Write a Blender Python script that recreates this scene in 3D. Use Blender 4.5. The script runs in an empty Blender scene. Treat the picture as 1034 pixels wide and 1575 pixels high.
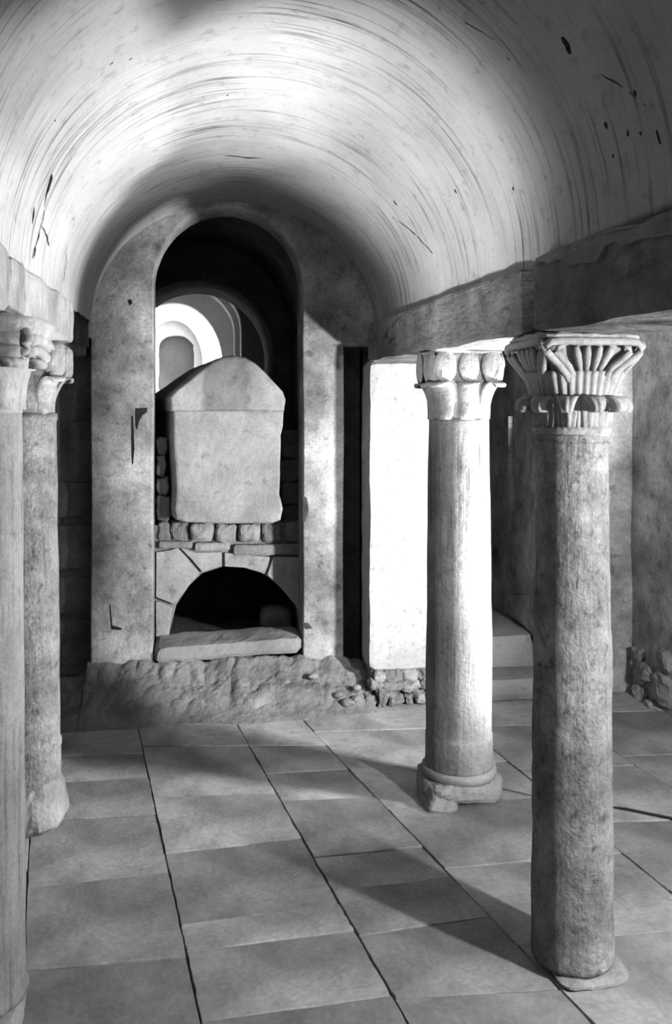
import bpy, bmesh, math, random
from mathutils import Vector, noise

# ------------------------------------------------------------------ camera, light, exposure
S = bpy.context.scene
COL = S.collection
TH = math.atan(.161); SN, CS = math.sin(TH), math.cos(TH)
FPX = 1350.0; EYE = 1.65

cam = bpy.data.objects.new('camera', bpy.data.cameras.new('camera'))
COL.objects.link(cam)
cam.location = (0, 0, EYE)
cam.rotation_euler = (math.pi/2, 0, -TH)
cam.data.sensor_fit = 'VERTICAL'; cam.data.sensor_height = 36
cam.data.lens = FPX/1575*36
cam.data.shift_y = -157.5/1575
cam.data.clip_start = .02
S.camera = cam

W = bpy.data.worlds.new('world'); S.world = W; W.use_nodes = True
W.node_tree.nodes['Background'].inputs[0].default_value = (.5, .5, .5, 1)
W.node_tree.nodes['Background'].inputs[1].default_value = .02

vs = S.view_settings
vs.view_transform = 'Standard'; vs.look = 'None'; vs.gamma = 1; vs.use_curve_mapping = False
vs.exposure = 0.0

def spot(name, loc, aim, watts, deg, blend=1.0, rad=.06):
    d = bpy.data.lights.new(name, 'SPOT'); d.energy = watts; d.spot_size = math.radians(deg)
    d.spot_blend = blend; d.shadow_soft_size = rad
    o = bpy.data.objects.new(name, d); COL.objects.link(o); o.location = loc
    o.rotation_euler = (Vector(aim)-Vector(loc)).to_track_quat('-Z', 'Y').to_euler()
    return o
def bulb(name, loc, watts, rad=.06):
    d = bpy.data.lights.new(name, 'POINT'); d.energy = watts; d.shadow_soft_size = rad
    o = bpy.data.objects.new(name, d); COL.objects.link(o); o.location = loc
    return o
# flood lamps standing in the two aisles, then added fill lights and the far room lamp
spot('flood_lamp_right_aisle', (2.12, 3.04, .95), (1.39, 3.58, 1.37), 720, 135, .6, .08)
spot('flood_lamp_right_up', (1.78, 2.6, .25), (.15, 3.25, 2.75), 520, 50, 1, .17)
spot('flood_lamp_left_up', (-1.2, 2.8, .25), (.60, 3.25, 2.62), 900, 50, 1, .17)
bulb('flood_lamp_right_front', (2.20, 1.05, 1.45), 400, .05)
bulb('fill_light_behind_camera', (.1, -.6, 2.2), 4, .12)  # added soft fill behind the viewpoint, no known lamp there
bulb('fill_light_near_chamber', (.76, 5.65, 2.75), 2.5, .05)  # added hidden light that lifts the dark chamber, no known lamp there
bulb('lamp_far_room', (.9, 11.35, 3.25), 260, .1)

# ------------------------------------------------------------------ pixel -> place helpers
def ray(px, py):
    a = (px-517)/FPX; b = (630-py)/FPX
    return (a*CS+SN, -a*SN+CS, b)
def at_v(px, py, v):
    r = ray(px, py); k = v/r[1]; return Vector((r[0]*k, v, EYE+r[2]*k))
def at_u(px, py, u):
    r = ray(px, py); k = u/r[0]; return Vector((u, r[1]*k, EYE+r[2]*k))
def at_z(px, py, z=0):
    r = ray(px, py); k = (z-EYE)/r[2]; return Vector((r[0]*k, r[1]*k, z))

# ------------------------------------------------------------------ materials (all grey: the photograph is monochrome)
def stone(name, col=.4, var=.35, scale=6, bump=.3, bscale=40, spots=.0, spot_scale=18, streak=None,
          fine=.12, objcol=False, rough=.95, coord='Object', band=None):
    m = bpy.data.materials.new(name); m.use_nodes = True
    if not name.startswith('far_'): col *= .45   # colour lowered to cut bounced light and deepen the shade
    nt = m.node_tree; N = nt.nodes; L = nt.links
    b = N['Principled BSDF']; b.inputs['Roughness'].default_value = rough
    b.inputs['Specular IOR Level'].default_value = .2
    tc = N.new('ShaderNodeTexCoord')
    src = tc.outputs[coord]
    def noi(sc, det=6, vec=None, rg=.6, dist=0):
        n = N.new('ShaderNodeTexNoise'); n.inputs['Scale'].default_value = sc
        n.inputs['Detail'].default_value = det; n.inputs['Roughness'].default_value = rg
        n.inputs['Distortion'].default_value = dist
        L.new(vec or src, n.inputs['Vector']); return n.outputs['Fac']
    def remap(x, a, b_, c, d):
        r = N.new('ShaderNodeMapRange'); L.new(x, r.inputs[0])
        for i, q in enumerate((a, b_, c, d)): r.inputs[i+1].default_value = q
        return r.outputs[0]
    def mul(x, y):
        r = N.new('ShaderNodeMath'); r.operation = 'MULTIPLY'
        L.new(x, r.inputs[0])
        if isinstance(y, (int, float)): r.inputs[1].default_value = y
        else: L.new(y, r.inputs[1])
        return r.outputs[0]
    v = remap(noi(scale, 8, rg=.65), .3, .7, 1-var, 1+var)
    v = mul(v, remap(noi(scale*.3, 4), .36, .64, 1-var*.75, 1+var*.75))
    v = mul(v, remap(noi(bscale*2.2, 4), .3, .7, 1-fine, 1+fine))
    if spots:
        v = mul(v, remap(noi(spot_scale, 6, rg=.7), .55, .68, 1, 1-spots))
    st = None
    if streak:
        mp = N.new('ShaderNodeMapping'); L.new(src, mp.inputs['Vector'])
        mp.inputs['Scale'].default_value = streak['scale']
        if 'rot' in streak: mp.inputs['Rotation'].default_value = streak['rot']
        st = noi(1, 5, mp.outputs[0], .6, streak.get('dist', .3))
        msk = remap(noi(streak.get('mask', 1.5), 3), .38, .62, 0, 1)
        a = remap(st, .52, .66, 0, streak['amt'])
        a = mul(a, msk)
        inv = N.new('ShaderNodeMath'); inv.operation = 'SUBTRACT'; inv.inputs[0].default_value = 1
        L.new(a, inv.inputs[1]); v = mul(v, inv.outputs[0])
    if band:      # a darker weathered band across the stone, ragged at its edges
        sx = N.new('ShaderNodeSeparateXYZ'); L.new(src, sx.inputs[0])
        wob = N.new('ShaderNodeMath'); wob.operation = 'MULTIPLY_ADD'; L.new(noi(9, 4), wob.inputs[0]); wob.inputs[1].default_value = .12
        L.new(sx.outputs[0], wob.inputs[2])
        ds = N.new('ShaderNodeMath'); ds.operation = 'SUBTRACT'; L.new(wob.outputs[0], ds.inputs[0]); ds.inputs[1].default_value = band[0]+.06
        ab = N.new('ShaderNodeMath'); ab.operation = 'ABSOLUTE'; L.new(ds.outputs[0], ab.inputs[0])
        v = mul(v, remap(ab.outputs[0], band[1]-.015, band[1]+.015, 1-band[2], 1))
    v = mul(v, col)
    if objcol:
        oi = N.new('ShaderNodeObjectInfo')
        sep = N.new('ShaderNodeSeparateColor'); L.new(oi.outputs['Color'], sep.inputs[0])
        v = mul(v, sep.outputs[0])
    cmb = N.new('ShaderNodeCombineColor')
    for i in range(3): L.new(v, cmb.inputs[i])
    L.new(cmb.outputs[0], b.inputs['Base Color'])
    hgt = noi(bscale, 8, rg=.65)
    if st is not None:
        ad = N.new('ShaderNodeMath'); ad.operation = 'ADD'; L.new(hgt, ad.inputs[0])
        L.new(mul(st, -streak.get('bump', .6)), ad.inputs[1]); hgt = ad.outputs[0]
    bp = N.new('ShaderNodeBump'); bp.inputs['Strength'].default_value = bump
    bp.inputs['Distance'].default_value = .02
    L.new(hgt, bp.inputs['Height']); L.new(bp.outputs[0], b.inputs['Normal'])
    return m

M = {}
M['vault'] = stone('vault_plaster', .60, .16, 2.2, .25, 30, spots=.3, spot_scale=14, coord='UV', fine=.06,
                   streak=dict(scale=(1.6, 46, 1), amt=.8, mask=1.5, bump=.6))
M['aisle'] = stone('aisle_plaster', .3, .3, 3, .25, 30, spots=.3, spot_scale=9)
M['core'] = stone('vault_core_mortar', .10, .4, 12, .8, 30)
M['plaster'] = stone('pier_plaster', .5, .55, 4.5, .5, 30, spots=.5, spot_scale=13, fine=.2)
M['white'] = stone('white_plaster', .62, .14, 5, .3, 30, spots=.4, spot_scale=22, fine=.07)
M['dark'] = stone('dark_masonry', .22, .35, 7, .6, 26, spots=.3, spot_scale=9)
M['beam'] = stone('beam_stone', .30, .4, 6, .9, 30, spots=.35, spot_scale=10,
                  streak=dict(scale=(3, 5, 26), rot=(.45, 0, 0), amt=.8, mask=2, bump=1.6))
M['beam_pale'] = stone('pale_beam_stone', .42, .3, 6, .5, 30, spots=.4, spot_scale=8,
                  streak=dict(scale=(5, 14, 3), rot=(.3, 0, 0), amt=.5, mask=2, bump=.6))
M['shaft'] = stone('shaft_granite', .4, .45, 8, .9, 40, spots=.6, spot_scale=24, fine=.2,
                   streak=dict(scale=(40, 40, 4), amt=.35, mask=3, bump=.5))
M['shaft2'] = stone('shaft_fluted_stain', .36, .3, 7, .4, 50, spots=.4, spot_scale=14, fine=.14,
                   streak=dict(scale=(55, 55, 2.5), amt=.75, mask=1.6, bump=.7))
M['marble'] = stone('capital_marble', .52, .2, 14, .35, 60, spots=.35, spot_scale=30)
M['marble2'] = stone('leaf_capital_stone', .36, .3, 12, .4, 60, spots=.4, spot_scale=26)
M['sarco'] = stone('sarcophagus_stone', .58, .3, 4.5, .4, 34, spots=.4, spot_scale=10)
M['lid'] = stone('lid_stone', .6, .3, 4.5, .4, 34, spots=.35, spot_scale=10, band=(-.01, .13, .4))
M['slab'] = stone('floor_slab_stone', .43, .38, 4, .22, 30, spots=.25, spot_scale=9, objcol=True, rough=.7,
                  streak=dict(scale=(6, 26, 1), amt=.2, mask=3, bump=.15))
M['joint'] = stone('joint_mortar', .11, .4, 20, .6, 40)
M['rubble'] = stone('rubble_mortar', .34, .35, 8, .8, 24, spots=.4, spot_scale=16)
M['rock'] = stone('rubble_rock', .42, .3, 9, .6, 26, spots=.4, spot_scale=18, objcol=True)
M['step'] = stone('step_stone', .42, .2, 7, .3, 40, spots=.3, spot_scale=14)
M['crack'] = stone('crack_dirt', .03, .3, 20, .2, 40)
M['cable'] = stone('cable_rubber', .03, .1, 20, .1, 40, rough=.5)
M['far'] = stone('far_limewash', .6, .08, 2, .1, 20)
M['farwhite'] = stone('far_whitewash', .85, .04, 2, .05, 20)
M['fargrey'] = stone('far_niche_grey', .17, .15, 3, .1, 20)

# ------------------------------------------------------------------ object helpers
def nz(p, f=1.0, seed=0):
    return noise.noise(Vector(p)*f + Vector((seed*7.31, seed*3.7, seed*1.9)))
def obj(name, bm, mat, parent=None, smooth=False, loc=None):
    me = bpy.data.meshes.new(name)
    if isinstance(bm, bpy.types.Mesh): me = bm
    else:
        bmesh.ops.recalc_face_normals(bm, faces=bm.faces[:]); bm.to_mesh(me); bm.free()
    if mat and not me.materials: me.materials.append(M[mat] if isinstance(mat, str) else mat)
    if smooth:
        for p in me.polygons: p.use_smooth = True
    o = bpy.data.objects.new(name, me); COL.objects.link(o)
    if parent: o.parent = parent
    if loc is not None: o.location = loc
    return o
def tag(o, label, cat, group=None, kind=None):
    o['label'] = label; o['category'] = cat
    if group: o['group'] = group
    if kind: o['kind'] = kind
    return o
def thing(name, label, cat, loc=(0, 0, 0), rz=0, group=None, kind=None):
    o = bpy.data.objects.new(name, None); COL.objects.link(o); o.empty_display_size = .1
    o.location = loc; o.rotation_euler = (0, 0, rz)
    return tag(o, label, cat, group, kind)
def struct(name, bm, mat, label, cat, smooth=False):
    return tag(obj(name, bm, mat, None, smooth), label, cat, None, 'structure')

def lathe(prof, seg=64, jit=0, f=6, seed=0, cap=True):
    bm = bmesh.new(); rings = []
    for r, z in prof:
        ring = []
        for i in range(seg):
            a = 2*math.pi*i/seg
            rr = r + (jit*nz((math.cos(a)*r, math.sin(a)*r, z), f, seed) if jit else 0)
            ring.append(bm.verts.new((rr*math.cos(a), rr*math.sin(a), z)))
        rings.append(ring)
    for a, b in zip(rings, rings[1:]):
        for i in range(seg): bm.faces.new((a[i], a[(i+1) % seg], b[(i+1) % seg], b[i]))
    if cap:
        bm.faces.new(rings[0][::-1]); bm.faces.new(rings[-1])
    return bm
def block8(c, n=(6, 6, 6), amp=.004, f=8, seed=0, rnd=0.0):
    """rough stone block through 8 corners c[ix][iy][iz] (trilinear), n cuts each way, rounded by rnd, displaced by noise"""
    bm = bmesh.new(); nx, ny, nzc = n; V = {}
    cen = sum((Vector(c[i][j][k]) for i in (0, 1) for j in (0, 1) for k in (0, 1)), Vector())/8
    def P(i, j, k):
        key = (i, j, k)
        if key in V: return V[key]
        x, y, z = i/nx, j/ny, k/nzc
        if rnd:
            q = Vector((2*x-1, 2*y-1, 2*z-1)); pw = 2+6/max(rnd, .05)*.2
            ln = (abs(q.x)**pw+abs(q.y)**pw+abs(q.z)**pw)**(1/pw)
            mx = max(abs(q.x), abs(q.y), abs(q.z))
            q *= (mx/ln) if ln else 1
            x, y, z = (q.x+1)/2, (q.y+1)/2, (q.z+1)/2
        p = Vector((0, 0, 0))
        for a in (0, 1):
            for b in (0, 1):
                for d in (0, 1):
                    w = (x if a else 1-x)*(y if b else 1-y)*(z if d else 1-z)
                    p += w*Vector(c[a][b][d])
        if amp:
            d = Vector((nz(p, f, seed+1), nz(p, f, seed+2), nz(p, f, seed+3)))
            d2 = Vector((nz(p, f*3.1, seed+4), nz(p, f*3.1, seed+5), nz(p, f*3.1, seed+6)))
            p = p + amp*d + amp*.4*d2
        V[key] = bm.verts.new(p); return V[key]
    def quad(a, b, d, e): bm.faces.new((P(*a), P(*b), P(*d), P(*e)))
    for i in range(nx):
        for j in range(ny):
            for k in (0, nzc): quad((i, j, k), (i+1, j, k), (i+1, j+1, k), (i, j+1, k))
    for i in range(nx):
        for k in range(nzc):
            for j in (0, ny): quad((i, j, k), (i+1, j, k), (i+1, j, k+1), (i, j, k+1))
    for j in range(ny):
        for k in range(nzc):
            for i in (0, nx): quad((i, j, k), (i, j+1, k), (i, j+1, k+1), (i, j, k+1))
    return bm
def box8(x0, x1, y0, y1, z0, z1):
    return [[[(x, y, z) for z in (z0, z1)] for y in (y0, y1)] for x in (x0, x1)]
def rbox(x0, x1, y0, y1, z0, z1, n=(4, 4, 4), amp=.004, f=8, seed=0, rnd=0.0):
    return block8(box8(x0, x1, y0, y1, z0, z1), n, amp, f, seed, rnd)
def plain_box(x0, x1, y0, y1, z0, z1):
    return block8(box8(x0, x1, y0, y1, z0, z1), (1, 1, 1), 0)
def prism(pts, off, bev=0.0, jit=0, seed=0):
    """closed polygon of 3D points extruded by vector off, edges bevelled"""
    bm = bmesh.new(); off = Vector(off); R = random.Random(seed)
    P = [Vector(p)+Vector((R.uniform(-jit, jit) if jit else 0, 0, R.uniform(-jit, jit) if jit else 0)) for p in pts]
    a = [bm.verts.new(p) for p in P]; b = [bm.verts.new(p+off) for p in P]
    bm.faces.new(a); bm.faces.new(b[::-1]); n = len(P)
    for i in range(n): bm.faces.new((a[i], b[i], b[(i+1) % n], a[(i+1) % n]))
    if bev:
        bmesh.ops.recalc_face_normals(bm, faces=bm.faces[:])
        bmesh.ops.bevel(bm, geom=bm.edges[:], offset=bev, segments=2, affect='EDGES', profile=.6)
    return bm
def tube(path, rad, seg=8, flat=None, cap=True):
    """tube along a path; rad number or list; flat=(normal, factor) squeezes it along a direction"""
    bm = bmesh.new(); P = [Vector(p) for p in path]; rings = []
    n = len(P)
    for i, p in enumerate(P):
        t = (P[min(i+1, n-1)]-P[max(i-1, 0)]).normalized()
        up = Vector((0, 0, 1)) if abs(t.z) < .9 else Vector((1, 0, 0))
        if flat: up = Vector(flat[0])
        s = t.cross(up).normalized(); w = s.cross(t).normalized()
        r = rad[i] if isinstance(rad, (list, tuple)) else rad
        k = flat[1] if flat else 1
        rings.append([bm.verts.new(p + s*r*math.cos(2*math.pi*j/seg) + w*r*k*math.sin(2*math.pi*j/seg)) for j in range(seg)])
    for a, b in zip(rings, rings[1:]):
        for j in range(seg): bm.faces.new((a[j], a[(j+1) % seg], b[(j+1) % seg], b[j]))
    if cap: bm.faces.new(rings[0][::-1]); bm.faces.new(rings[-1])
    return bm
def merge(bms):
    me = bpy.data.meshes.new('tmp'); out = bmesh.new()
    for b in bms:
        b.to_mesh(me); b.free(); out.from_mesh(me)
    bpy.data.meshes.remove(me)
    return out
def plate(loops, v0, v1, bev=0.0):
    """flat wall in the plane v = const with holes: loops of (u, z), first one is the outline; from v0 back to v1"""
    cu = bpy.data.curves.new('plate', 'CURVE'); cu.dimensions = '2D'; cu.fill_mode = 'BOTH'
    cu.extrude = (v1-v0)/2; cu.bevel_depth = bev; cu.bevel_resolution = 1
    if bev: cu.offset = -bev
    for lp in loops:
        sp = cu.splines.new('POLY'); sp.points.add(len(lp)-1)
        for q, (u, z) in zip(sp.points, lp): q.co = (u, z, 0, 1)
        sp.use_cyclic_u = True
    o = bpy.data.objects.new('plate', cu); COL.objects.link(o)
    dg = bpy.context.evaluated_depsgraph_get()
    me = bpy.data.meshes.new_from_object(o.evaluated_get(dg))
    bpy.data.objects.remove(o); bpy.data.curves.remove(cu)
    for vt in me.vertices:
        x, y, z = vt.co; vt.co = (x, (v0+v1)/2 - z, y)
    bm = bmesh.new(); bm.from_mesh(me); bpy.data.meshes.remove(me)
    bmesh.ops.remove_doubles(bm, verts=bm.verts[:], dist=1e-5)
    return bm
def arch_loop(cu, half, z0, spring, rise, n=28, jit=0, seed=0, rise_pow=2.0):
    R = random.Random(seed); j = lambda: R.uniform(-jit, jit)
    pts = []
    m = 8
    for i in range(m+1): pts.append((cu-half+j(), z0+(spring-z0)*i/m))
    for i in range(1, n):
        a = math.pi*(1-i/n); x = math.cos(a); pts.append((cu+half*x+j()*.5, spring+rise*math.sin(a)**(2/rise_pow)+j()*.5))
    for i in range(m+1): pts.append((cu+half+j(), spring-(spring-z0)*i/m))
    return pts

# ------------------------------------------------------------------ the vaults
NAVE_C = .24
def vhalf(v): return .755 + .052*min(max((v-1.8)/3.28, 0), 1)
def vspring(v): return 2.03 + .021*v
CROWN = 2.842
def vault_pt(a, v, off=0.0):
    """a: 0 = right springing, pi = left springing"""
    h = vhalf(v)+off; s = vspring(v); r = CROWN-s+off
    return Vector((NAVE_C+h*math.cos(a), v, s+r*math.sin(a)))
def on_vault(px, py, off=0.0):
    r = Vector(ray(px, py)); k = .3
    while k < 5.3:
        p = Vector((0, 0, EYE))+r*k; h = vhalf(p.y)+off; s = vspring(p.y)
        if p.z > s and ((p.x-NAVE_C)/h)**2+((p.z-s)/(CROWN-s+off))**2 >= 1: return p
        k += .004
    return None
def barrel(ptf, v0, v1, na, nv, ragged=0, low=.05, seed=0, rough=.004):
    bm = bmesh.new(); uv = bm.loops.layers.uv.new('arc'); G = []
    for j in range(nv+1):
        v = v0+(v1-v0)*j/nv; row = []
        for i in range(na+1):
            a = math.pi*i/na; p = ptf(a, v)
            d = ptf(a, v, .02)-p
            p += d/.02*rough*(nz(p, 2.2, seed)+.5*nz(p, 6, seed))
            row.append([p, (a*.8, v)])
        # straight skirts under the springing, with a ragged lower edge
        for side, end in ((0, 0), (1, -1)):
            p, t = row[end]; q = p.copy()
            rg = ragged*(1.8 if v < 2.5 else .5)*(nz((0, v*7, side*5), 1, seed)+.7*nz((0, v*23, side*5), 1, seed)+.2)
            q.z -= low - rg
            e = [q, (t[0]+(-low if side == 0 else low), v)]
            if side == 0: row.insert(0, e)
            else: row.append(e)
        G.append([(bm.verts.new(p), t) for p, t in row])
    for A, B in zip(G, G[1:]):
        for i in range(len(A)-1):
            quad = (A[i], A[i+1], B[i+1], B[i])
            f = bm.faces.new([q[0] for q in quad])
            for lp, q in zip(f.loops, quad): lp[uv].uv = q[1]
    return bm
ceil = struct('ceiling', barrel(vault_pt, -.9, 5.12, 80, 260, .028, .008, 3, .006), 'vault',
              'whitewashed plaster barrel vault with brush streaks over the central aisle', 'vault', True)
obj('vault_core', barrel(lambda a, v, off=0: vault_pt(a, v, off+.022), -.9, 5.12, 40, 60, 0, .14, 5, .008), 'core', ceil, True)
def aisle_pt(c, h, s, rise):
    return lambda a, v, off=0: Vector((c+(h+off)*math.cos(a), v, s+(rise+off)*math.sin(a)))
struct('ceiling_aisle_right', barrel(aisle_pt(1.9, .66, 2.05, .55), -.9, 5.0, 30, 20, 0, .02, 7), 'aisle',
       'plaster vault over the right-hand side aisle', 'vault', True)
struct('ceiling_aisle_left', barrel(aisle_pt(-1.43, .72, 2.05, .55), -.9, 5.3, 30, 20, 0, .02, 8), 'aisle',
       'plaster vault over the left-hand side aisle', 'vault', True)
obj('broken_plaster', prism([at_u(x, y, .952) for x, y in [(815, 412), (828, 402), (842, 404), (862, 401), (874, 409), (890, 405), (915, 404), (922, 390), (928, 380), (942, 373), (960, 375), (985, 366), (1003, 363), (1040, 360), (1100, 330),
    (1100, 290), (1034, 326), (1010, 332), (985, 341), (960, 346), (930, 350), (900, 362), (880, 372), (860, 378), (840, 390), (824, 398)]], (.05, 0, 0), .006, .004, 3), 'rubble', ceil)
# cracks, chips and torn plaster on the vault
def crack(pts, r, name='crack'):
    P = [on_vault(*p) for p in pts]; P = [p for p in P if p]
    Q = []
    for a, b in zip(P, P[1:]):
        for i in range(4):
            t = i/4; p = a.lerp(b, t); k = .006
            Q.append(p+Vector((k*nz(p, 30, 1), k*nz(p, 30, 2), k*nz(p, 30, 3))))
    Q.append(P[-1])
    R = [r*(.55+.7*abs(nz(q, 22, 9)))*(.25 if i in (0, len(Q)-1) else 1) for i, q in enumerate(Q)]
    c = Vector((NAVE_C, P[0].y, 2.1)); nrm = (P[0]-c).normalized()
    obj(name, tube(Q, R, 6, (nrm, .4)), 'crack', ceil, True)
crack([(80, 266), (71, 300), (66, 340), (57, 372), (50, 398)], .0065)
crack([(54, 318), (50, 345)], .006); crack([(64, 345), (72, 362), (76, 378)], .004)
crack([(113, 330), (114, 352)], .003); crack([(104, 380), (100, 412), (98, 436)], .003)
crack([(1003, 163), (1008, 188), (1018, 218), (1030, 234)], .011)
crack([(1017, 272), (999, 300), (992, 318), (984, 332)], .004)
crack([(925, 113), (960, 138), (985, 155), (1004, 168)], .0025)
crack([(598, 330), (622, 346), (640, 362), (655, 378), (666, 390)], .005)
crack([(345, 239), (380, 243), (400, 243)], .004)
crack([(700, 25), (760, 60), (790, 100)], .003)
crack([(893, 348), (896, 372)], .004); crack([(862, 386), (884, 375)], .003)
def chip(px, py, w, h, tilt=0):
    p = on_vault(px, py)
    if not p: return
    n = Vector((p.x-NAVE_C, 0, p.z-2.1)).normalized(); t = Vector((0, 1, 0)); s = t.cross(n).normalized()
    bm = bmesh.new(); bmesh.ops.create_icosphere(bm, subdivisions=2, radius=1)
    for vt in bm.verts:
        q = vt.co.copy(); q *= 1+.35*nz(q, 1.4, px)
        a = q.x*math.cos(tilt)-q.y*math.sin(tilt); b = q.x*math.sin(tilt)+q.y*math.cos(tilt)
        vt.co = p+s*a*w+t*b*h+n*q.z*.003
    obj('plaster_chip', bm, 'crack', ceil, True)
for a in [(871, 65, .022, .012), (874, 77, .012, .006), (933, 192, .011, .008), (967, 205, .009, .006), (978, 143, .009, .008),
          (608, 312, .012, .005), (701, 294, .009, .005), (944, 240, .006, .004), (173, 95, .02, .007), (201, 90, .008, .004),
          (350, 146, .007, .007), (305, 88, .006, .004), (986, 205, .005, .004), (84, 185, .005, .005), (790, 290, .006, .004)]:
    chip(*a)

# ------------------------------------------------------------------ floor: base and slabs
fl = struct('floor', plain_box(-2.4, 2.8, -1.1, 5.6, -.12, -.009), 'joint', 'stone paved crypt floor of large worn slabs', 'floor')
def lin(p, q):
    a = at_z(*p); b = at_z(*q); k = (b.x-a.x)/(b.y-a.y)
    return lambda v: a.x+(v-a.y)*k
L0 = lin((45, 1290), (36, 1480)); LB = lin((241, 1253), (300, 1530)); LA = lin((427, 1223), (603, 1530)); LD = lin((608, 1257), (908, 1571))
LE = lin((940, 1298), (1017, 1360))
lines = [lambda v: L0(v)-1.4, lambda v: L0(v)-.62, L0, LB, LA, LD, LE, lambda v: LE(v)+.55, lambda v: LE(v)+1.15, lambda v: LE(v)+1.8]
def vv(py, line):
    lo, hi = -.9, 6
    for _ in range(50):
        m = (lo+hi)/2; D = line(m)*SN+m*CS
        y = 630+FPX*EYE/D if D > 0 else 9e9
        if y > py: lo = m
        else: hi = m
    return lo
def J(l, r, yl, yr): return (vv(yl, l), vv(yr, r))
strips = {
 2: [(.3, .3), (1.1, 1.05), (1.75, 1.7), J(L0, LB, 1493, 1472), J(L0, LB, 1366, 1341), J(L0, LB, 1263, 1253), J(L0, LB, 1207, 1196), (4.35, 4.3)],
 3: [(.4, .4), (1.2, 1.15), (1.9, 1.85), J(LB, LA, 1572, 1531), J(LB, LA, 1464, 1431), J(LB, LA, 1422, 1391), J(LB, LA, 1314, 1290), J(LB, LA, 1226, 1221), J(LB, LA, 1148, 1147)],
 4: [(.2, .2), (.95, .9), (1.6, 1.55), J(LA, LD, 1536, 1522), J(LA, LD, 1440, 1410), J(LA, LD, 1372, 1348), J(LA, LD, 1319, 1302), J(LA, LD, 1232, 1226), J(LA, LD, 1190, 1182), J(LA, LD, 1147, 1146)],
 5: [(.3, .25), (1.1, 1.05), (1.75, 1.7), J(LD, LE, 1453, 1425), J(LD, LE, 1336, 1312), J(LD, LE, 1245, 1225), J(LD, LE, 1182, 1170), (4.45, 4.4)],
 6: [(.6, .6), (1.5, 1.45), (2.15, 2.1), (2.8, 2.75), (3.3, 3.25), (3.85, 3.8), (4.4, 4.35)],
}
for k in (0, 1, 7, 8): strips[k] = [(x+.13*k % .4, x+.13*k % .4-.05) for x in (-.2, .55, 1.2, 1.9, 2.55, 3.2, 3.8, 4.4)]
R = random.Random(11)
def slab(poly, seed, tone):
    cx = sum(p[0] for p in poly)/4; cy = sum(p[1] for p in poly)/4
    rs = random.Random(seed); pts = []
    for i in range(4):
        a = Vector(poly[i]); b = Vector(poly[(i+1) % 4]); n = 9
        for t in range(n):
            q = a.lerp(b, t/n); c = Vector((cx, cy)); d = (c-q); q = q+d.normalized()*(.0012+.0045*rs.random()**2)
            if t == 0: q += d.normalized()*.002
            pts.append(q)
    z = rs.uniform(-.0025, .0025); tx, ty = rs.uniform(-.004, .004), rs.uniform(-.004, .004)
    bm = bmesh.new(); top = []; bot = []; rim = []
    for q in pts:
        zz = z+tx*(q.x-cx)+ty*(q.y-cy); d = (Vector((cx, cy))-q).normalized()*.002
        top.append(bm.verts.new((q.x+d.x-cx, q.y+d.y-cy, zz))); rim.append(bm.verts.new((q.x-cx, q.y-cy, zz-.003)))
        bot.append(bm.verts.new((q.x-cx, q.y-cy, -.03)))
    bm.faces.new(top); n = len(pts)
    for i in range(n):
        bm.faces.new((rim[i], rim[(i+1) % n], top[(i+1) % n], top[i])); bm.faces.new((bot[i], bot[(i+1) % n], rim[(i+1) % n], rim[i]))
    o = obj('floor_slab', bm, 'slab', fl, False, (cx, cy, 0)); o.color = (tone, tone, tone, 1)
VMAX = 5.2
tones = {(3, 5): 1.4}
for k, js in strips.items():
    js = [(-1.0, -1.0)]+js+[(VMAX, VMAX)]
    l, r = lines[k], lines[k+1]
    for i, (a, b) in enumerate(zip(js, js[1:])):
        p = [(l(a[0]), a[0]), (r(a[1]), a[1]), (r(b[1]), b[1]), (l(b[0]), b[0])]
        slab(p, k*31+i, tones.get((k, i), R.uniform(.8, 1.15)))

# ------------------------------------------------------------------ end wall with the tall arched opening
OC, OH, OS, OR = .195, .428, 2.36, .452
out = [(-.575, -.02), (-.577, .5), (-.572, 1.1), (-.576, 1.7), (-.574, 2.05), (-.75, 2.05), (-.75, 3.1), (1.3, 3.1), (1.3, 2.02), (.862, 2.02), (.865, 1.5), (.858, .9), (.862, -.02)]
hole = arch_loop(OC, OH, .1, OS, OR, 36, .003, 4)
wb = struct('wall_back', plate([out, hole], 5.08, 5.33, .008), 'plaster', 'plastered end wall with tall round-headed opening', 'wall')
# narrow slot and upper masonry behind
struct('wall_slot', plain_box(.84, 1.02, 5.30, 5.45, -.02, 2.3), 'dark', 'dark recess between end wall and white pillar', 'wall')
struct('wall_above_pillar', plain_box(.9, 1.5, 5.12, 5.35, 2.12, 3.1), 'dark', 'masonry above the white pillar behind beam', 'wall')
# pale patch of broken plaster beside the opening
def patch(name, pts, v, th, mat, parent, bev=.003):
    return obj(name, prism([at_v(x, y, v) for x, y in pts], (0, th, 0), bev), mat, parent)
for pts in ([(208, 628), (227, 627), (226, 634), (219, 639), (214, 648), (211, 662), (208, 655)], [(202, 640), (205, 640), (207, 690), (205, 712), (203, 716), (202, 690)],
            [(168, 930), (170, 930), (173, 962), (188, 966), (186, 969), (171, 968)], [(196, 462), (202, 460), (204, 466), (199, 470)]):
    patch('broken_plaster', pts, 5.073, -.002, 'crack', wb, 0)
for pts in [[(466, 762), (472, 765), (475, 785), (470, 803), (466, 800)], [(465, 957), (474, 958), (481, 966), (470, 968)]]:
    patch('broken_plaster', pts, 5.073, -.003, 'core', wb, .001)

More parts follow.
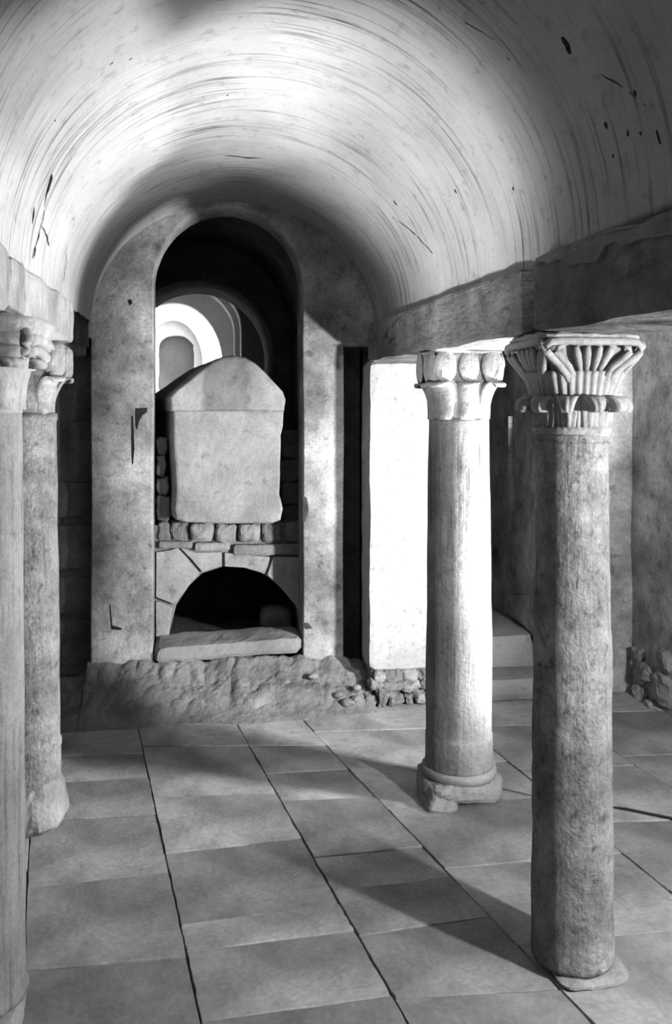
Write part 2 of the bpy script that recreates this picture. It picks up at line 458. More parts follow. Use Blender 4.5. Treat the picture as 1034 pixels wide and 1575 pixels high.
# ------------------------------------------------------------------ left aisle end: dark coursed masonry
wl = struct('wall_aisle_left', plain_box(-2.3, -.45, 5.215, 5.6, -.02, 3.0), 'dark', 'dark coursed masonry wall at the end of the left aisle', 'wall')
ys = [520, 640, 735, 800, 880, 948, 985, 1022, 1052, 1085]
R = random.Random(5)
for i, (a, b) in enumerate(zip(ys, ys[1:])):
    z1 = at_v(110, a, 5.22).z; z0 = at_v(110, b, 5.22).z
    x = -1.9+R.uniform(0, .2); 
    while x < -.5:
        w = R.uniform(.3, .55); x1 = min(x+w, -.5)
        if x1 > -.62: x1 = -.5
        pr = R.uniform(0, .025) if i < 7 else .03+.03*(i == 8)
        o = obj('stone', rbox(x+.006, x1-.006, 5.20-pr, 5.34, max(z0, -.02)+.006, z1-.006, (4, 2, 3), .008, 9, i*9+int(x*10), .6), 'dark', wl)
        x = x1
# side walls and the wall behind the camera
struct('wall_left', plain_box(-2.45, -2.1, -1.1, 5.6, -.1, 3.0), 'aisle', 'plastered outer wall of the left aisle', 'wall')
struct('wall_front', plain_box(-2.5, 2.9, -1.2, -.9, -.1, 3.2), 'aisle', 'plain wall behind the viewpoint', 'wall')
wr = struct('wall_right', rbox(2.53, 2.9, -1.1, 4.95, -.1, 3.0, (3, 40, 24), .012, 2.2, 3), 'plaster', 'rough grey plastered side wall of the right aisle', 'wall')
# stones breaking out at the foot of the side wall
R = random.Random(21)
for k, (px, py, w, h) in enumerate([(985, 1012, .12, .13), (1000, 1035, .16, .12), (1022, 1058, .18, .16), (990, 1068, .14, .1), (1028, 1020, .14, .12), (1012, 1088, .16, .07)]):
    p = at_u(px, py, 2.53)
    o = obj('stone', rbox(2.485, 2.60, p.y-w/2, p.y+w/2, max(p.z-h/2, 0), p.z+h/2, (3, 6, 6), .03, 11, k*5, .5), 'rock', wr); o.color = (R.uniform(.7, .95),)*3+(1,)
# end wall of the right aisle: block on the right of the stair passage
wp = struct('wall_aisle_right', rbox(2.075, 2.7, 4.80, 8.4, -.05, 3.0, (8, 30, 24), .008, 3, 9), 'plaster', 'grey plastered wall block to the right of the stair passage', 'wall')
for pts in ([(783, 640), (789, 640), (789, 730), (791, 745), (788, 820), (784, 815), (783, 760)],
            [(805, 790), (810, 800), (822, 690), (835, 690), (835, 915), (797, 912), (803, 850)],
            [(790, 915), (835, 912), (835, 985), (813, 962), (785, 942)]):
    obj('jamb_streak_and_stone', prism([at_u(x, y, 2.07) for x, y in pts], (-.03, 0, 0), .004), 'plaster', wp)  # two plates added to catch light as pale streaks, and one stone block
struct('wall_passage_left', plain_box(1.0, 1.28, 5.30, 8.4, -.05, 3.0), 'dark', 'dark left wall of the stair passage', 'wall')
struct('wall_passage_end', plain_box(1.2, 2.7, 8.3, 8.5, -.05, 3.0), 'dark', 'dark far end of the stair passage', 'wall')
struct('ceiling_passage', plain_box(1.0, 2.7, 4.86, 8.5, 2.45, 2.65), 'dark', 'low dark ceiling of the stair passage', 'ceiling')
tag(obj('stone_step', rbox(1.30, 2.06, 4.735, 5.0, 0, .127, (14, 4, 3), .006, 6, 3, .25), 'step'),
    'lower worn stone step between the two right-hand columns', 'step', 'steps up to the side passage')
tag(obj('stone_step', rbox(1.30, 2.06, 5.006, 8.28, 0, .285, (14, 20, 3), .006, 6, 8, .1), 'step'),
    'upper stone step and landing leading into the dark passage', 'step', 'steps up to the side passage')

# ------------------------------------------------------------------ white pillar on its rubble footing
pl = thing('pillar', 'square white plastered pillar on a rubble footing behind the middle column', 'pillar', (1.2, 4.95, 0))
pc = (1.2, 4.95, 0)
def loc8(x0, x1, y0, y1, z0, z1, c): return box8(x0-c[0], x1-c[0], y0-c[1], y1-c[1], z0-c[2], z1-c[2])
obj('plaster_shaft', block8(loc8(.965, 1.40, 4.82, 5.07, .17, 1.93, pc), (14, 8, 50), .006, 7, 2, .02), 'white', pl)
obj('footing_core', block8(loc8(.98, 1.38, 4.84, 5.06, 0, .18, pc), (2, 2, 2), 0), 'rubble', pl)
R = random.Random(8); k = 0
for row, (z0, z1) in enumerate([(0, .075), (.07, .135), (.125, .19)]):
    x = .93+.03*row
    while x < 1.36:
        w = R.uniform(.06, .12)
        o = obj('footing_stone', block8(loc8(x, x+w, 4.755+.02*row+R.uniform(-.015, .015), 4.9, z0, z1+R.uniform(-.01, .01), pc), (5, 3, 5), .024, 16, k, .5), 'rock', pl)
        o.color = (R.uniform(.6, 1.05),)*3+(1,); x += w*.92; k += 1
# ------------------------------------------------------------------ rubble bank along the foot of the end wall
def bank():
    bm = bmesh.new(); nu, nv = 200, 70; G = []
    for i in range(nu+1):
        u = -.95+1.93*i/nu; row = []
        for j in range(nv+1):
            t = j/nv; toe = 4.62+.09*nz((u, 0, 0), 3, 1)+ (0.06 if u > .7 else 0); v = toe+(5.1-toe)*t
            s = min(t/.95, 1); s = .75*s+.25*s*s
            top = .215+.03*nz((u, 0, 0), 2.5, 6)-(.07 if u < -.6 else 0)-.05*max(0, (u-.62)/.3)
            z = top*s+(.030*nz((u, v, 0), 6, 2)+.034*abs(nz((u, v*.8, 0), 11, 3))+.006*nz((u, v, 0), 30, 4)+.003*nz((u, v, 0), 60, 4))*min(1, t*2.2)-.004
            row.append(bm.verts.new((u, v, z)))
        G.append(row)
    for a, b in zip(G, G[1:]):
        for j in range(nv): bm.faces.new((a[j], b[j], b[j+1], a[j+1]))
    # close it downwards
    edge = [G[i][0] for i in range(nu+1)]
    low = [bm.verts.new((q.co.x, q.co.y, -.03)) for q in edge]
    for i in range(nu): bm.faces.new((edge[i], low[i], low[i+1], edge[i+1]))
    return bm
bk = thing('rubble_bank', 'sloping bank of rubble and mortar at the foot of the end wall', 'rubble', (0, 4.9, 0))
o = obj('mortar_slope', bank(), 'rubble', bk, False, (0, -4.9, 0))
R = random.Random(17)
for k, (px, py, s) in enumerate([(283, 1083, .035), (300, 1075, .022), (262, 1040, .02), (330, 1060, .02), (384, 1082, .025), (352, 1047, .018), (420, 1083, .02),
                                 (536, 1080, .03), (520, 1068, .02), (549, 1074, .024), (548, 1058, .02), (230, 1030, .025), (172, 1062, .04), (205, 1070, .03),
                                 (440, 1050, .018), (480, 1040, .02), (300, 1045, .015), (245, 1062, .025), (470, 1078, .02), (130, 1075, .05)]):
    zz = .035+.15*max(0, (1083-py)/60); p = at_z(px, py, zz)
    bm = bmesh.new(); bmesh.ops.create_icosphere(bm, subdivisions=2, radius=s)
    for vt in bm.verts:
        q = vt.co; vt.co = Vector((q.x*1.3, q.y, q.z*.8))*(1+.5*nz(q, 22, k)+.2*nz(q, 60, k))
    o = obj('stone', bm, 'rock', bk, False, (p.x, p.y-4.9, p.z)); o.color = (R.uniform(.75, 1.05),)*3+(1,)

# ------------------------------------------------------------------ niche wall inside the opening
NV = 5.30
wn = struct('wall_niche', plate([[(-.24, .0), (-.24, .96), (.63, .96), (.63, .0)],
                                 [tuple(at_v(x, y, NV).xz) for x, y in [(259, 990), (261, 974), (271, 932), (291, 902), (311, 883), (345, 872), (376, 874), (406, 884), (435, 907), (458, 935), (462, 990)]]],
                                NV+.03, NV+.2), 'rubble', 'low masonry wall with a round arch under the stone coffin', 'wall')
def vous(pts, k, pr=0.0, tone=1.0, mat='sarco'):
    return obj('voussoir', prism([at_v(x, y, NV) for x, y in pts], (0, .16, 0), .004, .002, k), mat, wn)
vous([(240, 926), (246, 926), (265, 935), (260, 975), (258, 992), (240, 992)], 1)
vous([(240, 850), (262, 846), (273, 843), (291, 862), (307, 882), (291, 900), (277, 918), (268, 930), (246, 921), (240, 918)], 2)
vous([(277, 842), (300, 850), (341, 849), (342, 871), (325, 875), (311, 880), (294, 860)], 3)
vous([(346, 850), (380, 853), (416, 857), (412, 870), (407, 882), (376, 873), (346, 871)], 4)
vous([(421, 856), (464, 858), (464, 952), (455, 931), (434, 907), (411, 884)], 5)
R = random.Random(3)
# thin levelling course and rubble under the coffin
def crs(x0, x1, y0, y1, k, v=5.27, mat='rock', tone=.9, rn=.6, amp=.012):
    a = at_v(x0, y1, v); b = at_v(x1, y0, v)
    o = obj('stone', rbox(a.x, b.x, v, 5.48, a.z, b.z, (7, 3, 5), amp, 17, k, rn*.5), mat, wn); o.color = (tone,)*3+(1,)
crs(243, 298, 832, 845, 1, 5.285, tone=.9, rn=.3, amp=.006); crs(299, 356, 834, 848, 2, 5.28, tone=1.2, rn=.3, amp=.006)
crs(357, 466, 836, 856, 3, 5.285, tone=1.1, rn=.3, amp=.006)
crs(242, 262, 803, 833, 4, 5.31, tone=.6); crs(262, 292, 802, 834, 5, 5.30, tone=.75); crs(292, 330, 804, 834, 6, 5.26, tone=1.15); crs(330, 366, 806, 836, 7, 5.27, tone=1.05)
crs(366, 402, 806, 836, 8, 5.25, tone=1.1); crs(402, 436, 802, 838, 9, 5.30, tone=.7); crs(436, 466, 802, 838, 10, 5.3, tone=.7)
# rough masonry on both sides of the coffin
for k, (x0, x1, y0, y1) in enumerate([(241, 257, 674, 700), (240, 254, 700, 735), (241, 260, 735, 762), (240, 262, 762, 803)]):
    crs(x0, x1, y0, y1, 20+k, 5.30, tone=.95, amp=.016)
for k, (x0, x1, y0, y1) in enumerate([(434, 466, 660, 706), (430, 466, 706, 742), (434, 466, 742, 778), (432, 466, 778, 803)]):
    crs(x0, x1, y0, y1, 30+k, 5.42, tone=.45, amp=.016)
# dark hollow of the niche
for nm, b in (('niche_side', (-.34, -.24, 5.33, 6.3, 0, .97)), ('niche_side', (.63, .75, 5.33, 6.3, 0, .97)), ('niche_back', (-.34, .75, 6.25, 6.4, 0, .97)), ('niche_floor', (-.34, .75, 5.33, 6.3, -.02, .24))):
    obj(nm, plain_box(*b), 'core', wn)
o = obj('stone', rbox(.40, .60, 5.40, 5.58, .24, .42, (4, 4, 4), .01, 8, 77, .5), 'rock', wn); o.color = (.5, .5, .5, 1)
struct('floor_chamber', plain_box(-1.6, .98, 5.50, 8.56, .84, .955), 'dark', 'raised floor of the dark chamber behind the opening', 'floor')

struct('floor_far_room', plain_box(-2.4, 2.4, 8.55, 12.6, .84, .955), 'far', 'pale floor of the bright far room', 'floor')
# sill slab
c = [[[None]*2 for _ in range(2)] for _ in range(2)]
a0 = at_v(244, 996, 5.04); a1 = at_v(466, 976, 5.07)
zt0, zt1 = a0.z, a1.z-.012
for ix, (x, vf, zt) in enumerate(((-.226, 5.035, zt0-.005), (.617, 5.05, zt1))):
    c[ix][0][0] = (x, vf, zt-.085); c[ix][0][1] = (x, vf, zt); c[ix][1][0] = (x, 5.325, zt-.1); c[ix][1][1] = (x, 5.325, zt+.012)
tag(obj('stone_sill', block8(c, (24, 6, 4), .008, 9, 5, .12), 'step'), 'long rough stone sill slab below the black arched niche', 'sill')

# ------------------------------------------------------------------ sarcophagus
SV = 5.115
sg = thing('sarcophagus', 'stone sarcophagus seen end-on with rounded gabled lid above the niche', 'sarcophagus', (.19, SV, .96))
so = Vector((.19, SV, .96))
def loftz(front, back, v0, v1, n=10, amp=.004, seed=0, bev=True):
    """loft the closed outline front (v0) to back (v1), with a rounded front arris"""
    bm = bmesh.new(); rings = []
    st = [(0, .035), (.004, .016), (.014, .004), (.03, 0)]+[(.03+(v1-v0-.03)*i/n, 0) for i in range(1, n+1)]
    m = len(front)
    fc = sum((Vector(p) for p in front), Vector((0, 0)))/m
    for d, ins in st:
        t = d/(v1-v0); ring = []
        for i in range(m):
            f = Vector(front[i]); f2 = f+(fc-f).normalized()*ins*.6; p = f2.lerp(Vector(back[i]), t)
            q = Vector((p.x, v0+d, p.y)); q += amp*Vector((nz(q, 6, seed), .6*nz(q, 6, seed+1), nz(q, 6, seed+2)))
            ring.append(bm.verts.new(q-so))
        rings.append(ring)
    for a, b in zip(rings, rings[1:]):
        for i in range(m): bm.faces.new((a[i], a[(i+1) % m], b[(i+1) % m], b[i]))
    bm.faces.new(rings[0]); bm.faces.new(rings[-1])
    return bm
def dens(pts, n=6):
    o = []
    for a, b in zip(pts, pts[1:]+pts[:1]):
        for i in range(n): o.append((a[0]+(b[0]-a[0])*i/n, a[1]+(b[1]-a[1])*i/n))
    return o
body = [tuple(at_v(x, y, SV).xz) for x, y in [(265, 630), (437, 630), (436, 655), (432, 670), (433, 730), (430, 762), (436, 784), (433, 801), (420, 806), (350, 806), (285, 804), (271, 800), (268, 785), (270, 755), (267, 700)]]
lid = [tuple(at_v(x, y, SV).xz) for x, y in [(262, 632), (261, 612), (272, 600), (290, 586), (308, 570), (326, 556), (343, 548), (360, 546), (378, 549), (394, 559), (410, 574), (426, 591), (437, 603), (441, 615), (438, 632)]]
BV = 6.5
def backof(o2): 
    c0 = Vector((.19, 1.0)); return [((p[0]-.19)*1.16+.055, (p[1]-.96)*1.0+.965) for p in o2]
body_d = dens(body, 5); lid_d = dens(lid, 4)
obj('coffin', loftz(body_d, backof(body_d), SV+.004, BV, 10, .006, 3), 'sarco', sg)
obj('lid', loftz(lid_d, backof(lid_d), SV, BV, 10, .005, 9), 'lid', sg)
# ------------------------------------------------------------------ chambers beyond the opening
def arch_px(v, cx, rx, cy, spring_y):
    c_ = at_v(cx, 600, v); r_ = at_v(rx, 600, v); z1 = at_v(cx, cy, v).z; zs = at_v(cx, spring_y, v).z
    return c_.x, r_.x-c_.x, zs, z1-zs
def far_wall(name, v, th, cx, rx, cy, sy, mat, label, xr=3.6):
    c_, h_, s_, r_ = arch_px(v, cx, rx, cy, sy)
    w = struct(name, plate([[(-3.2, .8), (-3.2, 5.2), (xr, 5.2), (xr, .8)], arch_loop(c_, h_, .85, s_, r_, 32)], v, v+th), mat, label, 'wall')
    return w, c_, h_, s_, r_
def far_vault(name, v0, v1, c_, h_, s_, r_, mat, label):
    bm = barrel(lambda a, v, off=0: Vector((c_+(h_+off)*math.cos(a), v, s_+(r_+off)*math.sin(a))), v0, v1, 40, 8, 0, s_-.9, 2, .004)
    return struct(name, bm, mat, label, 'vault', True)
cb = arch_px(7.2, 308, 447, 374, 520)
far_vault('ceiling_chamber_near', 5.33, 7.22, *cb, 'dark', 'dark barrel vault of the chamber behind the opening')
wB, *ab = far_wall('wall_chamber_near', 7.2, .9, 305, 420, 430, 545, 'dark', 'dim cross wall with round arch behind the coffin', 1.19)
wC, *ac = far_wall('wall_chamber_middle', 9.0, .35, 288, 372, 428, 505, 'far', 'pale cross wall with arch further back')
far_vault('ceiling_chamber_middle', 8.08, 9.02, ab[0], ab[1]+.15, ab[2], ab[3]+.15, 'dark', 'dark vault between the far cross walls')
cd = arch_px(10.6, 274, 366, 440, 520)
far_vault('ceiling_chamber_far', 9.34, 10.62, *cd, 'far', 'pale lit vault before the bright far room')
# raised rib under the pale vault
rib = []
c_, h_, s_, r_ = cd
rb = arch_loop(c_, h_+.02, 1.0, s_, r_+.02, 40); rin = arch_loop(c_, h_-.07, 1.0, s_, r_-.07, 40)
bm = bmesh.new(); q0 = []
for (x, z), (x2, z2) in zip(rb, rin):
    q0.append([bm.verts.new(p) for p in ((x, 9.9, z), (x2, 9.9, z2), (x2, 10.15, z2), (x, 10.15, z))])
for a, b in zip(q0, q0[1:]):
    for i in range(4): bm.faces.new((a[i], a[(i+1) % 4], b[(i+1) % 4], b[i]))
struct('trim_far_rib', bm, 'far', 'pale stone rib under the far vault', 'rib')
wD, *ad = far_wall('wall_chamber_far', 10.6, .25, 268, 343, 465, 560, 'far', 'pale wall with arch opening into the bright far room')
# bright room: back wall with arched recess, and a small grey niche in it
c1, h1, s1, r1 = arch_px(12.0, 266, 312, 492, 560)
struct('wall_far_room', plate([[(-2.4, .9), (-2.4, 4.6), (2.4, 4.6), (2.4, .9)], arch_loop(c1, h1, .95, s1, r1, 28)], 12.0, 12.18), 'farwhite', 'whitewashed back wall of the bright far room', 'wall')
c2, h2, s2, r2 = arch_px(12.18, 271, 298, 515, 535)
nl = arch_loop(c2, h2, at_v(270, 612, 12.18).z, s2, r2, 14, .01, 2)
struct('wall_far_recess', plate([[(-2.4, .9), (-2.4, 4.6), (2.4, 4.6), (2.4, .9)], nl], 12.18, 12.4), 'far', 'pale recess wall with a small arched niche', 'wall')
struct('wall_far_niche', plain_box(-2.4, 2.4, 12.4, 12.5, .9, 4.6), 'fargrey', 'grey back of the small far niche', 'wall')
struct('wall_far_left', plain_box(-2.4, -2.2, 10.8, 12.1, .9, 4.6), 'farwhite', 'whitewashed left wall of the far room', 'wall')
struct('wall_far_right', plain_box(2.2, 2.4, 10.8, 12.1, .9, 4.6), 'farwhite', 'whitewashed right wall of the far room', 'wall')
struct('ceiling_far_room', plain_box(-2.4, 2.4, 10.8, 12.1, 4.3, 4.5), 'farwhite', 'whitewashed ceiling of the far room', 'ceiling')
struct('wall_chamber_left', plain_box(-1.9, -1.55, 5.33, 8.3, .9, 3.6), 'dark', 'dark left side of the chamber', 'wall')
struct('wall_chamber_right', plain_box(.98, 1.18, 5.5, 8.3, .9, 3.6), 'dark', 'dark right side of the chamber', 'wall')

# ------------------------------------------------------------------ beams on the columns
def beam(u0, u1, v0, v1, zb0, zb1, zt0, zt1, mat, label, seed, n=(6, 60, 14), amp=.008, rnd=.06):
    c0 = Vector(((u0+u1)/2, (v0+v1)/2, min(zb0, zb1)))
    c = [[[Vector((u, v, z))-c0 for z in ((zb, zt))] for v, zb, zt in ((v0, zb0, zt0), (v1, zb1, zt1))] for u in (u0, u1)]
    o = obj('stone_beam', block8(c, n, amp, 5, seed, rnd), mat, None, False, c0)
    return tag(o, label, 'beam', 'stone beams carried by the columns')
beam(.965, 1.29, 2.475, 4.90, 1.874, 1.922, 2.078, 2.135, 'beam', 'long dark stone beam from the carved capital back to the white pillar', 3)
beam(.962, 1.30, -.9, 2.460, 1.80, 1.868, 2.02, 2.078, 'beam', 'dark chiselled stone beam at the right picture edge over the carved capital', 8)
beam(-.80, -.485, 2.475, 3.745, 1.898, 1.918, 2.07, 2.085, 'beam_pale', 'pale weathered stone beam between the two left columns', 13, (6, 40, 14), .009, .1)
beam(-.80, -.475, -.9, 2.46, 1.86, 1.896, 2.05, 2.07, 'beam_pale', 'pale stone beam at the left picture edge over the scrolled capital', 19, (6, 50, 14), .009, .06)
beam(-.85, -.60, 3.765, 5.3, 1.93, 1.95, 2.09, 2.15, 'dark', 'stone beam with its shadow put into a dark colour, running from the left column into the end wall', 23, (6, 30, 10), .012, .08)  # dark material stands in for the shade on this beam

# ------------------------------------------------------------------ columns
def shaft_bm(prof, seg=72, jit=.004, seed=0, pits=None, n=60):
    """fine lathe through (r, z) control points, roughened"""
    P = []
    tot = prof[-1][1]-prof[0][1]
    for (r0, z0), (r1, z1) in zip(prof, prof[1:]):
        m = max(1, int(n*abs(z1-z0)/tot))
        for i in range(m): P.append((r0+(r1-r0)*i/m, z0+(z1-z0)*i/m))
    P.append(prof[-1])
    bm = lathe(P, seg, jit, 5, seed)
    for vt in bm.verts:
        r = Vector((vt.co.x, vt.co.y, 0)).normalized(); q = vt.co
        d = -.3*jit*abs(nz(q, 26, seed+2))
        if pits: d -= pits*max(0, nz(q, 17, seed+3)-.25)*max(0, 1-abs(q.z-.75)/.7)
        vt.co = q+r*d
    return bm
def leaf(base_r, z0, top_r, z1, width, curl, ang, th=.012, n=9, m=6, lobes=0, seed=0):
    """one capital leaf as a closed thick sheet"""
    bm = bmesh.new(); F = []; Bk = []
    for i in range(n+1):
        t = i/n
        if t < .75:
            s = t/.75; r = base_r+(top_r-base_r)*s**1.8; z = z0+(z1-z0)*math.sin(s*math.pi/2*.95)
        else:
            s = (t-.75)/.25; r = top_r+curl*math.sin(s*math.pi*.75); z = z1-(1-math.cos(s*math.pi*.85))*curl*.75
        w = width*(.75+.4*math.sin(min(1, t*1.15)*math.pi*.75))*(1 if t < .8 else 1-.5*(t-.8)/.2)
        rf = []; rb_ = []
        for j in range(m+1):
            x = (j/m-.5)*2
            bulge = .012*(1-x*x)+(.009*abs(math.cos(x*math.pi*1.5))-.004 if lobes else 0)-.006
            e = .0025*nz((x*2, t*5, ang), 1.5, seed)
            def pt(dr):
                rr = r+dr; a = ang+x*w/2/max(r, .05); return (rr*math.cos(a), rr*math.sin(a), z)
            rf.append(bm.verts.new(pt(bulge+e))); rb_.append(bm.verts.new(pt(bulge-th)))
        F.append(rf); Bk.append(rb_)
    for a, b, fl_ in ((F, F[1:], 0), (Bk, Bk[1:], 1)):
        for q, w_ in zip(a, b):
            for j in range(m): bm.faces.new((q[j], q[j+1], w_[j+1], w_[j]))
    for i in range(n):
        for j in (0, m): bm.faces.new((F[i][j], F[i+1][j], Bk[i+1][j], Bk[i][j]))
    for i in (0, n):
        for j in range(m): bm.faces.new((F[i][j], F[i][j+1], Bk[i][j+1], Bk[i][j]))
    return bm
def polar(fn, zs, seg=128, cap=True):
    bm = bmesh.new(); rings = []
    for z in zs:
        rings.append([bm.verts.new((fn(2*math.pi*i/seg, z)*math.cos(2*math.pi*i/seg), fn(2*math.pi*i/seg, z)*math.sin(2*math.pi*i/seg), z)) for i in range(seg)])
    for a, b in zip(rings, rings[1:]):
        for i in range(seg): bm.faces.new((a[i], a[(i+1) % seg], b[(i+1) % seg], b[i]))
    bm.faces.new(rings[0][::-1]); bm.faces.new(rings[-1])
    return bm
def sq(a, p=8): return 1/((abs(math.cos(a))**p+abs(math.sin(a))**p)**(1/p))
def frange(a, b, n): return [a+(b-a)*i/n for i in range(n+1)]

# --- front right column with the carved capital
cf = thing('stone_column', 'front right granite column with carved acanthus and palmette capital', 'column', (1.112, 2.475, 0), 0, 'crypt columns')
obj('shaft', shaft_bm([(.118, .028), (.121, .04), (.1205, .06), (.1185, .3), (.1165, .7), (.112, 1.1), (.1075, 1.45), (.106, 1.535), (.110, 1.545), (.110, 1.553), (.104, 1.556), (.104, 1.562), (.108, 1.566), (.1085, 1.578)], 96, .0045, 4, .016, 130), 'shaft', cf, True)
obj('base', block8(box8(-.085, .128, -.140, .1, 0, .024), (14, 14, 3), .014, 9, 4, .5), 'step', cf)
cap = obj('capital', polar(lambda a, z: (.106+.012*((z-1.57)/.03)*(1 if z < 1.605 else 0)) if z < 1.60 else
                           (.098+(z-1.60)*.16+.0075*abs(math.sin(18*a)))*(1+(sq(a, 4)-1)*max(0, min(1, (z-1.66)/.09))),
                           [1.572, 1.575, 1.585, 1.596, 1.601]+frange(1.605, 1.76, 14), 208), 'marble', cf, True)
for k in range(11):
    a = 2*math.pi*(k+.35)/11
    obj('acanthus_leaf', leaf(.104, 1.598, .131, 1.690, .062, .034, a, .022, 18, 10, 1, k), 'marble', cap, True)
def upper(a, z):
    t = (z-1.722)/.12; t = max(0, min(1, t))
    return (.090+(.136-.090)*t**.8)*sq(a+0, 7)
obj('calathos', polar(upper, frange(1.718, 1.845, 10), 160), 'marble', cap)
def on_face(s, z, k, out=0.0):
    t = max(0, min(1, (z-1.722)/.12)); d = .098+(.146-.098)*t**.8+out
    a = k*math.pi/2; return (d*math.cos(a)-s*math.sin(a), d*math.sin(a)+s*math.cos(a), z)
for k in range(4):
    nrm = (math.cos(k*math.pi/2), math.sin(k*math.pi/2), -.4)
    fr = [(-.05, 1.722), (-.07, 1.750), (-.098, 1.778), (-.124, 1.798), (-.140, 1.814), (-.143, 1.829), (-.130, 1.840), (-.10, 1.843), (-.05, 1.843), (0, 1.843)]
    fr = fr+[(-s, z) for s, z in fr[::-1][1:]]
    obj('scroll_frame', tube([on_face(s, z, k, .006) for s, z in fr], .0115, 8), 'marble', cap, True)
    fr2 = [(-.048, 1.748), (-.066, 1.772), (-.094, 1.797), (-.112, 1.813), (-.108, 1.826), (-.09, 1.83)]
    for sg_ in (-1, 1):
        obj('scroll_rib', tube([on_face(s*sg_, z, k, .005) for s, z in fr2], [.008, .010, .011, .010, .008, .005], 8), 'marble', cap, True)
    obj('sill_band', tube([on_face(s, 1.750, k, .003) for s in (-.05, -.02, .02, .05)], .0075, 8), 'marble', cap, True)
    for q, s0 in enumerate((-.034, -.012, .012, .034)):
        pth = [(s0*.8, 1.758), (s0*1.05, 1.78), (s0*1.35, 1.806), (s0*1.6, 1.828)]
        obj('palmette_leaf', tube([on_face(s, z, k, .003) for s, z in pth], [.006, .010, .0125, .009], 10), 'marble', cap, True)
obj('abacus', block8(box8(-.152, .152, -.152, .152, 1.843, 1.872), (16, 16, 3), .005, 22, 6, .2), 'marble', cf)

# --- leaf capital used on the middle right and the left column
def leafcap(parent, r0, z0, z1, z2, rt, seed, mat='marble', rot=0.0, hollow=False):
    """z0 bottom, z1 leaf tips, z2 top; rt half width at the top"""
    def bell(a, z):
        t = (z-z0)/(z2-z0); sqr = 1+(sq(a+rot, 6)-1)*min(1, t*1.2)
        if hollow: sqr *= 1-.30*t*abs(math.cos(2*a))**2
        return (r0*.96+(rt*.90-r0*.96)*t**1.2)*sqr
    cp = obj('capital', polar(bell, frange(z0, z2, 16), 128), mat, parent, True)
    for k in (range(1, 8, 2) if hollow else range(8)):
        a = k*math.pi/4+rot; corner = k % 2
        tr = (rt*1.30 if corner else rt*.98)
        obj('water_leaf', leaf(r0*1.0, z0, tr*.95, z1, r0*.80, .015, a, .02, 14, 8, 0, seed+k), mat, cp, True)
    # scalloped upper zone: two shields on each side, a block at each corner
    for k in range(4):
        a = k*math.pi/2+rot
        for s in (() if hollow else (-1, 0, 1)):
            bm = bmesh.new(); bmesh.ops.create_uvsphere(bm, u_segments=20, v_segments=12, radius=1)
            zc = (z1+z2)/2+.004; hh = (z2-z1)*(.60 if s else .52)
            for vt in bm.verts:
                q = vt.co.copy(); q *= 1+.06*nz(q, 2, seed+k)
                d = rt*.885+q.x*.013+(.006 if s else 0); y = s*rt*.64+q.y*rt*.30
                vt.co = (d*math.cos(a)-y*math.sin(a), d*math.sin(a)+y*math.cos(a), zc+q.z*hh)
            obj('shield', bm, mat, cp, True)
        a += math.pi/4
        c0, s0 = math.cos(a), math.sin(a)
        cc = box8(rt*.95, rt*1.27, -.034, .034, z1-.004, z2-.006)
        cc = [[[(p[0]*c0-p[1]*s0, p[0]*s0+p[1]*c0, p[2]) for p in r_] for r_ in q_] for q_ in cc]
        obj('corner_block', block8(cc, (4, 4, 6), .008, 16, seed+k, .5), mat, cp)
    return cp

# --- middle right column
cs = thing('stone_column', 'middle right column with smooth water-leaf capital and stained fluted shaft', 'column', (1.123, 3.648, 0), 0, 'crypt columns')
obj('shaft', shaft_bm([(.146, .125), (.1455, .262), (.142, .268), (.141, .6), (.137, 1.0), (.133, 1.3), (.129, 1.611)], 96, .003, 14, 0, 120), 'shaft2', cs, True)
bs = obj('base', block8(box8(-.172, .165, -.165, .165, 0, .10), (14, 14, 6), .018, 9, 31, .55), 'step', cs)
obj('torus', lathe([(.13, .085), (.155, .088), (.162, .10), (.163, .112), (.158, .126), (.146, .13)], 64, .006, 9, 4), 'step', cs, True)
obj('broken_moulding', block8([[[(-.2, -.19, 0), (-.15, -.15, .075)], [(-.19, .05, 0), (-.15, .02, .08)]], [[(-.05, -.185, 0), (-.06, -.16, .06)], [(-.05, 0, 0), (-.06, 0, .08)]]], (8, 8, 5), .012, 12, 9, .3), 'step', bs)
leafcap(cs, .131, 1.608, 1.765, 1.888, .158, 5, 'marble2')
obj('abacus', block8(box8(-.155, .155, -.16, .16, 1.884, 1.902), (12, 12, 2), .003, 16, 2, .2), 'beam', cs)

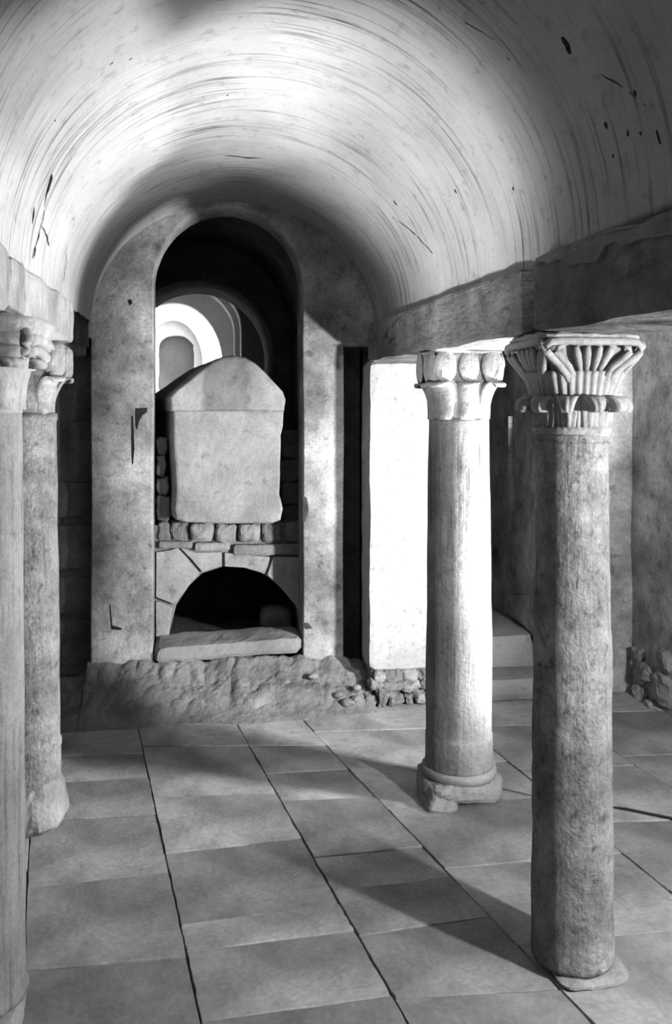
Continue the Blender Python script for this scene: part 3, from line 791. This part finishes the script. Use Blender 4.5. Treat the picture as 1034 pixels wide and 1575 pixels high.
# --- left column
cl = thing('stone_column', 'left column with hollow leaf capital standing on a rough block base', 'column', (-.655, 3.66, 0), 0, 'crypt columns')
obj('shaft', shaft_bm([(.124, .15), (.124, .30), (.127, .305), (.127, .325), (.121, .335), (.118, .7), (.112, 1.2), (.104, 1.60), (.109, 1.612), (.109, 1.635)], 80, .004, 24, 0, 110), 'shaft', cl, True)
obj('base', block8([[[(-.16, -.17, 0), (-.12, -.12, .185)], [(-.16, .16, 0), (-.12, .12, .185)]], [[(.145, -.165, 0), (.125, -.12, .19)], [(.165, .16, 0), (.13, .12, .185)]]], (12, 12, 8), .022, 8, 52, .5), 'rock', cl)
leafcap(cl, .104, 1.632, 1.780, 1.915, .152, 15, 'plaster', 0, True)

# --- nearest left column, cut by the picture edge
cn = thing('stone_column', 'nearest left column at the picture edge with scrolled capital', 'column', (-.584, 2.52, 0), 0, 'crypt columns')
obj('shaft', shaft_bm([(.128, .05), (.124, .08), (.122, .5), (.119, 1.0), (.116, 1.4), (.1135, 1.645)], 80, .003, 34, 0, 110), 'shaft2', cn, True)
obj('base', block8(box8(-.125, .125, -.125, .125, 0, .055), (12, 12, 3), .008, 8, 62, .35), 'step', cn)
cp = obj('capital', polar(lambda a, z: (.115+.075*max(0, (z-1.66)/.23)**1.6)*(1+(sq(a, 6)-1)*max(0, min(1, (z-1.74)/.1))), frange(1.64, 1.89, 16), 96), 'marble', cn, True)
for k in range(8):
    a = k*math.pi/4
    obj('water_leaf', leaf(.114, 1.65, .152, 1.79, .085, .02, a, .02, 12, 8, 1, k+70), 'marble', cp, True)
for k in range(4):
    a = k*math.pi/2+math.pi/4
    pr = [(math.cos(t)*(.034-.006*t/math.pi), math.sin(t)*(.034-.006*t/math.pi)) for t in frange(0, 3.2*math.pi, 30)]
    sp = tube([((.195+x)*math.cos(a), (.195+x)*math.sin(a), 1.825+z) for x, z in pr], .0145, 8)
    obj('volute', sp, 'marble', cp, True)
    b2 = k*math.pi/2
    for z_, r_ in ((1.872, .018), (1.838, .02), (1.806, .016)):
        obj('volute_band', tube([((.155)*math.cos(b2)-s*math.sin(b2), .155*math.sin(b2)+s*math.cos(b2), z_+.006*math.cos(s*20)) for s in frange(-.14, .14, 8)], r_, 8), 'marble', cp, True)

# ------------------------------------------------------------------ cable across the floor on the right
cbp = [at_z(x, y, .008) for x, y in [(764, 1211), (790, 1217), (820, 1224), (860, 1232), (900, 1238), (940, 1241), (962, 1244), (1000, 1252), (1040, 1260), (1100, 1275)]]
tag(obj('cable', tube(cbp, [.002, .002, .002, .002, .002, .003, .006, .006, .006, .006], 8), 'cable', None, True),
    'thin dark cable lying across the floor slabs behind the front column', 'cable')
